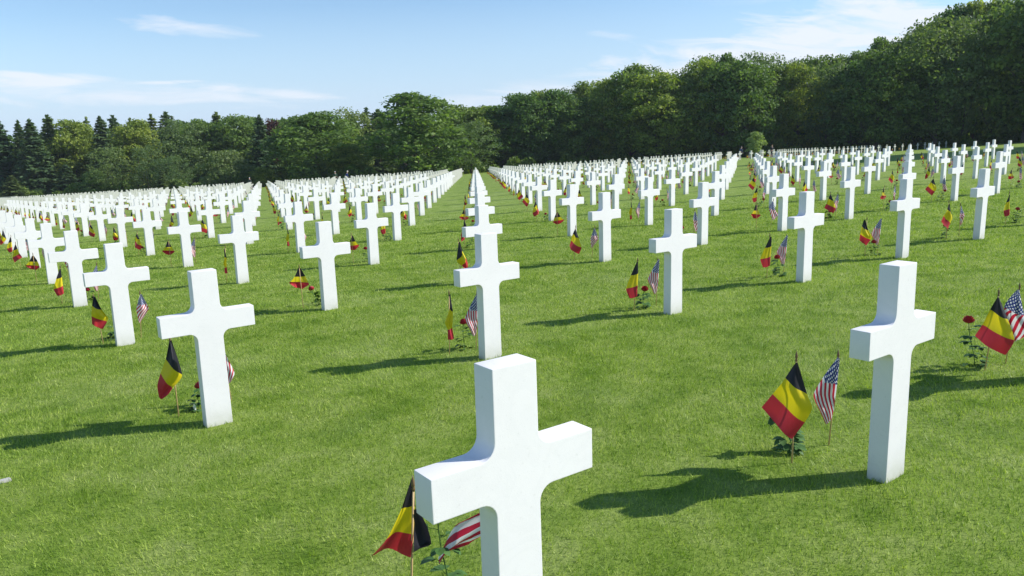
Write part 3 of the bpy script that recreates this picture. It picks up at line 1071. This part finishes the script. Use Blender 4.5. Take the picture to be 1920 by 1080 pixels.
PROTO = {}
PROTO['O'] = [(broad_crown(10 + k, LEAF_O, nl=96 + 6 * k, top=(0.2, 0.6, 1.0, 0.5, 0.3)[k]), trunk_mesh(16, 0.32, BARK, k, 5, 0.55), 16.0, 10.0) for k in range(5)]
PROTO['B'] = [(broad_crown(30 + k, LEAF_B, nl=125, per=170, size=0.19, airy=1.0, lobe=(.06, .14), top=1.0), trunk_mesh(16, 0.2, BARK, 20 + k, 3, 0.5), 16.0, 10.0) for k in range(3)]
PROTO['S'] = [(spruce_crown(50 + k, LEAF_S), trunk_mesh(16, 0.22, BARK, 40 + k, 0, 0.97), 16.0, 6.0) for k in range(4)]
PROTO['P'] = [(spruce_crown(60 + k, LEAF_B if k % 2 else LEAF_S, w=4.5, tiers=22 + 4 * k, thin=0.8, fall=(0.4, 0.6, 0.35, 0.5)[k]), trunk_mesh(16, 0.2, BARK, 60 + k, 5, 0.97), 16.0, 4.5) for k in range(4)]
PROTO['U'] = [(broad_crown(70, LEAF_U, h=7.0, w=9.0, nl=60, per=170, size=0.2, zlo=0.02, lobe=(.08, .15), top=0.3), trunk_mesh(7, 0.2, BARK, 80, 6), 7.0, 9.0)]
PROTO['C'] = [(broad_crown(75, LEAF_C, nl=70), trunk_mesh(16, 0.3, BARK, 81), 16.0, 10.0)]
PROTO['Y'] = [(broad_crown(78, LEAF_Y, h=3.8, w=2.8, nl=44, per=90, size=0.12, zlo=0.05, lobe=(.12, .2), top=0.6), trunk_mesh(3.8, 0.05, BARK, 83, 4), 3.8, 2.8)]
tr_rng = random.Random(5)
KN = {'O': 'leafy_tree', 'B': 'birch_tree', 'S': 'spruce_tree', 'P': 'pine_tree', 'U': 'bush_tree', 'C': 'copper_beech', 'Y': 'young_tree'}


def plant(x, y, h, w, kind, label, group=None, cat='tree'):
    pr = PROTO[kind][tr_rng.randrange(len(PROTO[kind]))]
    t = bpy.data.objects.new(KN[kind], None); col.objects.link(t)
    t.location = (x, y, ground_z(x, y) - 0.1)
    t.rotation_euler = (0, 0, tr_rng.uniform(0, 6.28))
    t.scale = (w / pr[3], w / pr[3], h / pr[2])
    link('crown', pr[0], t); link('trunk', pr[1], t)
    tag(t, label, cat, group)


WIDEN = {'O': 1.2, 'B': 1.15, 'S': 1.5, 'P': 1.5, 'U': 1.0, 'C': 1.15, 'Y': 1.0}
LEFT=[
  (-87.5, 138.0, 4.9, 4.2, 'S', 'small bright young spruce at the far left in front of the dark conifers') ,
  (-96.2, 150.0, 16.1, 6.8, 'S', 'tall dark spruce at the left edge of the photo') ,
  (-92.3, 150.0, 15.2, 4.5, 'S', 'dark spruce, second from the left edge of the wood') ,
  (-88.2, 147.0, 15.0, 6.3, 'S', 'tall spruce with lit yellow-green branch tips left of the thin larch') ,
  (-90.0, 156.0, 16.5, 4.9, 'P', 'thin ragged larch rising between spruces at the left of the wood') ,
  (-81.1, 144.0, 6.5, 4.6, 'S', 'small green conifer under the ragged larch, left part of the wood') ,
  (-85.5, 156.0, 14.6, 9.0, 'O', 'round leafy tree just right of the ragged larch') ,
  (-84.6, 160.0, 16.0, 3.7, 'P', 'thin dark pine top behind the round leafy tree at left') ,
  (-76.7, 150.0, 15.1, 5.8, 'S', 'dark spruce standing proud above the pale birches at left') ,
  (-80.2, 162.0, 16.2, 4.5, 'P', 'pine top just right of the dark spruce at left') ,
  (-74.4, 141.0, 5.0, 4.3, 'O', 'small yellow-green sapling at the foot of the left wood') ,
  (-71.8, 142.0, 9.0, 7.4, 'B', 'pale young birch below the dark spruce at left') ,
  (-76.8, 162.0, 15.4, 4.0, 'P', 'narrow conifer tip left of the bright leafy crown') ,
  (-73.6, 156.0, 14.1, 9.0, 'O', 'bright leafy tree between the narrow conifer tips') ,
  (-64.9, 141.0, 9.1, 5.0, 'B', 'slim pale tree with light trunk in the left wood') ,
  (-72.4, 162.0, 15.9, 4.5, 'P', 'dark round-topped pine in the middle of the left wood') ,
  (-70.3, 164.0, 16.4, 5.0, 'P', 'tallest pine top of the left wood, pointed and airy') ,
  (-63.4, 152.0, 13.5, 10.0, 'B', 'wide pale willow-like tree in the middle of the left wood') ,
  (-60.8, 142.0, 6.7, 6.3, 'B', 'low pale tree at the foot of the willow-like tree') ,
  (-61.0, 138.0, 4.2, 2.1, 'S', 'tiny yellowish conifer at the edge of the left wood') ,
  (-60.7, 158.0, 13.4, 7.6, 'O', 'dense green tree behind the round olive bush') ,
  (-59.9, 164.0, 15.7, 4.7, 'P', 'layered pine top above the round olive bush') ,
  (-54.0, 158.0, 13.9, 9.1, 'O', 'dark leafy tree left of the slender dark spruce') ,
  (-48.3, 134.0, 6.6, 9.0, 'U', 'round olive-green bush tree in front of the left wood') ,
  (-45.2, 133.0, 3.8, 3.1, 'O', 'small bright green bush right of the olive bush tree') ,
  (-46.1, 148.0, 13.3, 4.9, 'S', 'slender dark spruce left of the copper beech') ,
  (-47.0, 160.0, 13.5, 5.7, 'C', 'purple-leaved copper beech behind the dark spruce') ,
  (-41.3, 132.0, 3.5, 3.6, 'O', 'bright green bush at the foot of the slender dark spruce') ,
  (-41.1, 152.0, 12.5, 7.3, 'O', 'leafy tree on the left shoulder of the big round oak') ,
  (-33.1, 136.0, 12.3, 12.9, 'O', 'big round dark green oak left of the birch') ,
  (-29.1, 146.0, 12.8, 9.3, 'B', 'light airy tree between the two big round oaks') ,
  (-26.9, 132.0, 6.5, 6.4, 'O', 'low leafy tree between the two big round oaks') ,
  (-28.2, 160.0, 14.3, 4.6, 'P', 'dark conifer top just left of the tallest oak') ,
  (-25.5, 158.0, 13.7, 4.4, 'P', 'second dark conifer top beside the tallest oak') ,
  (-14.7, 128.0, 13.0, 13.6, 'O', 'tallest broad oak standing out beside the centre column of crosses') ,
  (-6.3, 134.0, 9.1, 8.5, 'B', 'low spreading tree right of the tallest oak with drooping side') ,
  (-9.5, 148.0, 12.2, 7.7, 'O', 'dark tree directly behind the gap right of the tallest oak') ,
]
RIGHT=[
  (-4.8, 148.3, 12.3, 9.4, 'O') ,
  (-0.7, 148.5, 11.5, 10.5, 'O') ,
  (4.2, 147.3, 13.3, 8.5, 'O') ,
  (9.6, 148.9, 14.5, 8.8, 'O') ,
  (13.7, 146.9, 12.4, 8.2, 'O') ,
  (18.2, 148.0, 15.1, 7.6, 'O') ,
  (23.0, 146.6, 16.9, 9.1, 'O') ,
  (26.7, 141.4, 15.6, 10.2, 'O') ,
  (31.0, 143.4, 15.0, 9.7, 'O') ,
  (35.0, 142.8, 17.4, 8.0, 'O') ,
  (38.5, 140.0, 17.5, 9.2, 'O') ,
  (41.7, 137.4, 17.0, 9.1, 'O') ,
  (47.1, 141.8, 16.8, 7.4, 'O') ,
  (52.0, 140.8, 16.3, 8.2, 'O') ,
  (55.2, 136.5, 16.1, 7.5, 'B') ,
  (59.1, 135.8, 15.5, 9.7, 'O') ,
  (61.9, 132.2, 16.4, 8.9, 'O') ,
  (68.6, 134.4, 15.8, 9.8, 'O') ,
  (70.9, 130.4, 19.8, 12.1, 'B') ,
  (76.3, 132.1, 20.9, 8.6, 'B') ,
  (82.5, 134.1, 21.7, 10.0, 'O') ,
  (84.4, 128.3, 20.6, 12.9, 'O') ,
  (89.2, 127.2, 22.6, 11.6, 'O') ,
]
BACK=[
  (-8.0, 162.3, 13.4, 9.2, 'O') ,
  (-2.5, 162.4, 13.2, 8.8, 'O') ,
  (2.2, 160.0, 14.4, 8.1, 'O') ,
  (6.7, 162.0, 15.6, 7.8, 'O') ,
  (11.7, 161.3, 16.6, 7.7, 'B') ,
  (15.8, 161.9, 16.0, 6.8, 'O') ,
  (20.4, 157.5, 16.6, 8.3, 'B') ,
  (25.3, 159.0, 18.5, 6.6, 'O') ,
  (29.2, 158.9, 18.8, 8.6, 'B') ,
  (33.9, 156.3, 18.0, 8.0, 'B') ,
  (38.7, 154.8, 19.3, 7.9, 'B') ,
  (42.8, 153.0, 19.7, 6.5, 'O') ,
  (46.9, 152.7, 19.6, 7.7, 'B') ,
  (51.7, 155.0, 19.5, 7.7, 'B') ,
  (53.8, 150.0, 17.4, 7.1, 'B') ,
  (58.9, 152.1, 18.8, 8.7, 'O') ,
  (63.6, 152.3, 17.8, 8.8, 'O') ,
  (65.8, 147.7, 17.0, 8.0, 'O') ,
  (71.3, 150.9, 18.6, 7.0, 'O') ,
  (72.7, 145.9, 18.0, 8.4, 'O') ,
  (76.9, 146.0, 22.0, 10.0, 'O') ,
  (81.8, 146.7, 22.8, 10.1, 'O') ,
  (85.9, 145.3, 23.1, 9.0, 'O') ,
  (89.6, 145.1, 23.6, 9.1, 'O') ,
  (93.6, 144.4, 24.7, 9.2, 'O') ,
  (98.8, 145.4, 26.5, 11.4, 'O') ,
  (101.0, 142.9, 26.6, 8.4, 'O') ,
]

for x, y, h, w, k, lab in LEFT:
    if k in 'OB' and h > 11: h *= 1.07 if w > 13.2 else 1.0 if w > 11 else 1.05
    plant(x, y, h, w * WIDEN[k], k, lab, 'trees of the left wood')
nR = len(RIGHT)
for n, (x, y, h, w, k) in enumerate(RIGHT):
    if n < nR / 2:
        lab = 'dark leafy tree, %s along the wood edge counting from the tallest oak' % ordn(n, ORD1)
    else:
        lab = 'dark leafy tree at the wood edge, %s counting from the right end' % ordn(nR - 1 - n, ORD1)
    plant(x, y, h * tr_rng.uniform(0.95, 1.08) * (1.05 if x > 66 else 1.0), w * 1.2, k, lab, 'trees along the edge of the right wood')
for n, (x, y, h, w, k) in enumerate(BACK):
    lab = 'treetop rising in the second row of the right wood, %s from the left' % ordn(n, ORD1)
    plant(x, y, h * tr_rng.uniform(0.95, 1.08) * (1.05 if x > 66 else 1.0), w * 1.2, k, lab, 'second row of the right wood')
plant(37.4, 118.0, 3.9, 3.1, 'Y', 'small round yellow-green tree standing alone on the lawn before the dark wood')
# trees of the same wood standing just outside the right edge: they shade the lawn
for n, (x, y, h, w) in enumerate([(57, 58, 29, 10), (60, 65, 31, 10), (64, 56, 31, 11), (70, 68, 30, 11), (66, 62, 32, 11), (80, 80, 28, 11), (112, 92, 26, 11), (118, 106, 26, 12), (122, 122, 27, 12), (126, 136, 28, 12)]):
    plant(x, y, h, w, 'O', 'tall leafy tree off to the right of the plot, %s towards the wood' % ordn(n, ORD1), 'trees right of the plot')


def wood_mass():
    """unresolved depth of the wood behind its edge trees"""
    rr = np.random.default_rng(9)
    pts, T = [], []
    line = [(-125, 158, 13), (-90, 160, 14), (-60, 162, 14.5), (-30, 162, 14), (-15, 164, 13.5), (0, 168, 14), (30, 162, 15), (60, 156, 17), (85, 152, 21), (108, 150, 23), (125, 140, 24)]
    for (x0, y0, h0), (x1, y1, h1) in zip(line[:-1], line[1:]):
        n = int(abs(x1 - x0) * 620)
        t = rr.random(n)
        hh = (h0 + (h1 - h0) * t) * (0.80 + 0.12 * np.sin((x0 + (x1 - x0) * t) * 0.9) + 0.08 * np.sin((x0 + (x1 - x0) * t) * 2.3))
        X = x0 + (x1 - x0) * t; Y = y0 + (y1 - y0) * t + rr.uniform(0, 9, n)
        Z = hh * rr.random(n) ** 0.8
        G = np.array([ground_z(a, b) for a, b in zip(X, Y)])
        pts.append(np.stack([X, Y, G + Z], 1)); T.append(rr.random(n) * 0.6)
    P = np.concatenate(pts)
    Nn = rr.normal(size=P.shape) + np.array([0.2, -0.9, 0.3])
    me = cards_mesh('wood', P, Nn, 0.5, np.concatenate(T), LEAF_O, 4)
    tag(link('wood', me), 'dark depth of the wood seen between its edge trees', 'wood', kind='stuff')
    # low scrub at the foot of the edge trees
    pts = []
    line = [(-118, 143), (-60, 139), (-24, 126), (-4, 140), (22, 143), (45, 136), (70, 132), (92, 128), (104, 112)]
    for (x0, y0), (x1, y1) in zip(line[:-1], line[1:]):
        n = int(abs(x1 - x0) * 210)
        t = rr.random(n); X = x0 + (x1 - x0) * t
        hh = 1.5 + 0.8 * np.sin(X * 0.7) + 0.5 * np.sin(X * 1.9)
        Y = y0 + (y1 - y0) * t + rr.uniform(0, 3, n); Z = np.maximum(hh, .5) * rr.random(n)
        G = np.array([ground_z(a, b) for a, b in zip(X, Y)])
        pts.append(np.stack([X, Y, G + Z], 1))
    P = np.concatenate(pts)
    Nn = rr.normal(size=P.shape) + np.array([0.2, -0.6, 0.6])
    me = cards_mesh('undergrowth', P, Nn, 0.33, rr.random(len(P)) * .8, LEAF_O, 6)
    tag(link('undergrowth', me), 'low scrub along the foot of the wood', 'undergrowth', kind='stuff')


wood_mass()

HAZE = 0.00016
if HAZE:
    mb = MB()
    X0, X1, Y0, Y1, Z0, Z1 = -1600, 1600, -700, 3100, -160, 60
    mb.add([(X0, Y0, Z0), (X1, Y0, Z0), (X1, Y1, Z0), (X0, Y1, Z0), (X0, Y0, Z1), (X1, Y0, Z1), (X1, Y1, Z1), (X0, Y1, Z1)],
           [(0, 3, 2, 1), (4, 5, 6, 7), (0, 1, 5, 4), (1, 2, 6, 5), (2, 3, 7, 6), (3, 0, 4, 7)])
    hm, t = mat_new('haze')
    pv = N(t, 'ShaderNodeVolumePrincipled')
    pv.inputs['Color'].default_value = (0.80, 0.90, 1.0, 1)
    pv.inputs['Density'].default_value = HAZE
    pv.inputs['Anisotropy'].default_value = 0.0
    oo = N(t, 'ShaderNodeOutputMaterial'); L(t, pv.outputs[0], oo.inputs['Volume'])
    tag(mb.build('haze', hm, smooth=False), 'thin blue summer haze over the lawn and wood', 'haze', kind='stuff')

# low pale wall at far left behind the crosses
mb = MB()
xs_ = np.linspace(-128, -84.5, 24)
V, F = [], []
for k, xx in enumerate(xs_):
    yy = 134.0
    g = ground_z(xx, yy)
    for (oy, oz) in ((-.2, -.3), (-.2, 1.0), (-.26, 1.0), (-.26, 1.12), (.26, 1.12), (.26, 1.0), (.2, 1.0), (.2, -.3)):
        V.append((xx, yy + oy, g + oz))
for k in range(len(xs_) - 1):
    for q in range(7):
        F.append((k * 8 + q, k * 8 + q + 1, (k + 1) * 8 + q + 1, (k + 1) * 8 + q))
F.append(tuple(range(8))); F.append(tuple(range((len(xs_) - 1) * 8, len(xs_) * 8))[::-1])
mb.add(V, F)
tag(mb.build('boundary_wall', STONE, smooth=False), 'low pale stone wall behind the crosses at the far left', 'wall')


# ------------------------------------------------------------------ people
def skin_mesh(name, joints, edges, mat, parent, levels=1):
    bm = bmesh.new()
    lay = bm.verts.layers.skin.verify()
    vs_ = []
    for k, (p, r) in enumerate(joints):
        v = bm.verts.new(p)
        v[lay].radius = (r, r) if isinstance(r, (int, float)) else r
        v[lay].use_root = (k == 0)
        vs_.append(v)
    for a, b in edges:
        bm.edges.new((vs_[a], vs_[b]))
    me = bpy.data.meshes.new(name); bm.to_mesh(me); bm.free()
    me.materials.append(mat)
    o = link(name, me, parent)
    s = o.modifiers.new('skin', 'SKIN'); s.use_smooth_shade = True
    ss = o.modifiers.new('smooth', 'SUBSURF'); ss.levels = levels; ss.render_levels = levels
    return o


SKIN = simple('skin', (0.52, 0.33, 0.25), 0.55, 0.08, 8)


def person(x, y, yaw, lean, jacket, trousers, hairc, label, hgt=1.72, hat=None):
    t = bpy.data.objects.new('person', None); col.objects.link(t)
    t.location = (x, y, ground_z(x, y)); t.rotation_euler = (0, 0, yaw)
    k = hgt / 1.75
    t.scale = (k, k, k)
    jm, tm, hm = simple('jacket', jacket, .8, .15, 10), simple('trousers', trousers, .8, .15, 10), simple('hair', hairc, .7, .2, 30)
    f = lean                                    # forward lean of the trunk, metres at the shoulder
    pel, chest, neck, head = (0, 0, .93), (0, -f * .6, 1.25), (0, -f, 1.47), (0, -f * 1.25 - .02, 1.60)
    J = [(pel, (.15, .11)), ((0, -f * .3, 1.08), (.13, .10)), (chest, (.16, .11)), (neck, .055), (head, (.082, .098)), ((0, -f * 1.3 - .02, 1.68), (.07, .085)),
         ((.09, 0, .86), .09), ((.10, .03, .50), .062), ((.11, -.02, .09), .042), ((.12, -.17, .04), .035),
         ((-.09, 0, .86), .09), ((-.10, -.05, .50), .062), ((-.11, .02, .09), .042), ((-.12, -.13, .04), .035),
         ((.19, -f * .9, 1.40), .058), ((.25, -f * .9 + .03, 1.12), .044), ((.24, -f - .10, .90), .032), ((.23, -f - .14, .80), .03),
         ((-.19, -f * .9, 1.40), .058), ((-.25, -f * .9 + .03, 1.12), .044), ((-.24, -f - .10, .90), .032), ((-.23, -f - .14, .80), .03)]
    E = [(0, 1), (1, 2), (2, 3), (3, 4), (4, 5), (0, 6), (6, 7), (7, 8), (8, 9), (0, 10), (10, 11), (11, 12), (12, 13), (2, 14), (14, 15), (15, 16), (16, 17), (2, 18), (18, 19), (19, 20), (20, 21)]
    skin_mesh('body', J, E, SKIN, t)
    g = lambda r: tuple(q + .014 for q in r) if isinstance(r, tuple) else r + .014
    JJ = [J[0], J[1], J[2], ((0, -f * .95, 1.42), .09), J[14], J[15], J[16], J[18], J[19], J[20]]
    skin_mesh('jacket', [(p, g(r)) for p, r in JJ], [(0, 1), (1, 2), (2, 3), (2, 4), (4, 5), (5, 6), (2, 7), (7, 8), (8, 9)], jm, t)
    TT_ = [J[0], J[6], J[7], J[8], J[10], J[11], J[12]]
    skin_mesh('trousers', [(p, g(r)) for p, r in TT_], [(0, 1), (1, 2), (2, 3), (0, 4), (4, 5), (5, 6)], tm, t)
    hp = Vector(head)
    skin_mesh('hair', [((hp.x, hp.y + .045, hp.z + .02), .075), ((hp.x, hp.y + .02, hp.z + .085), .088), ((hp.x, hp.y - .03, hp.z + .10), .07)], [(0, 1), (1, 2)], hm, t)
    if hat:
        mb = MB()
        prof = [(0.15, .08), (0.15, .09), (.10, .10), (.095, .17), (.06, .19), (.001, .195)]
        tube(mb, [(hp.x, hp.y, hp.z + z) for _, z in prof], [r for r, _ in prof], 14, cap=False)
        mb.build('hat', simple('hat_straw', hat, .8, .1, 20), t)
    tag(t, label, 'person')


person(35.0, 104.0, 0.4, 0.02, (.02, .02, .025), (.02, .02, .03), (.12, .08, .05), 'person in black standing upright beside the small lone tree')
person(29.6, 100.0, 1.9, 0.18, (.03, .05, .13), (.03, .03, .05), (.30, .28, .26), 'person in dark blue leaning forward at the end of a cross row', 1.66)
person(-22.4, 108.0, 2.2, 0.20, (.02, .05, .20), (.03, .03, .05), (.4, .36, .3), 'person in a blue jacket and pale hat bending over the crosses', 1.7, (.75, .70, .55))
person(-35.0, 106.0, -0.6, 0.05, (.03, .05, .05), (.03, .03, .04), (.6, .6, .58), 'white-haired person in dark clothes behind the left aisle of crosses', 1.7)
person(-25.2, 114.0, 0.3, 0.03, (.05, .09, .06), (.04, .04, .04), (.6, .6, .55), 'white-haired person in dark green left of the blue jacket', 1.8)
print('graves', len(graves), 'us', cnt_us, 'rose', cnt_ro)
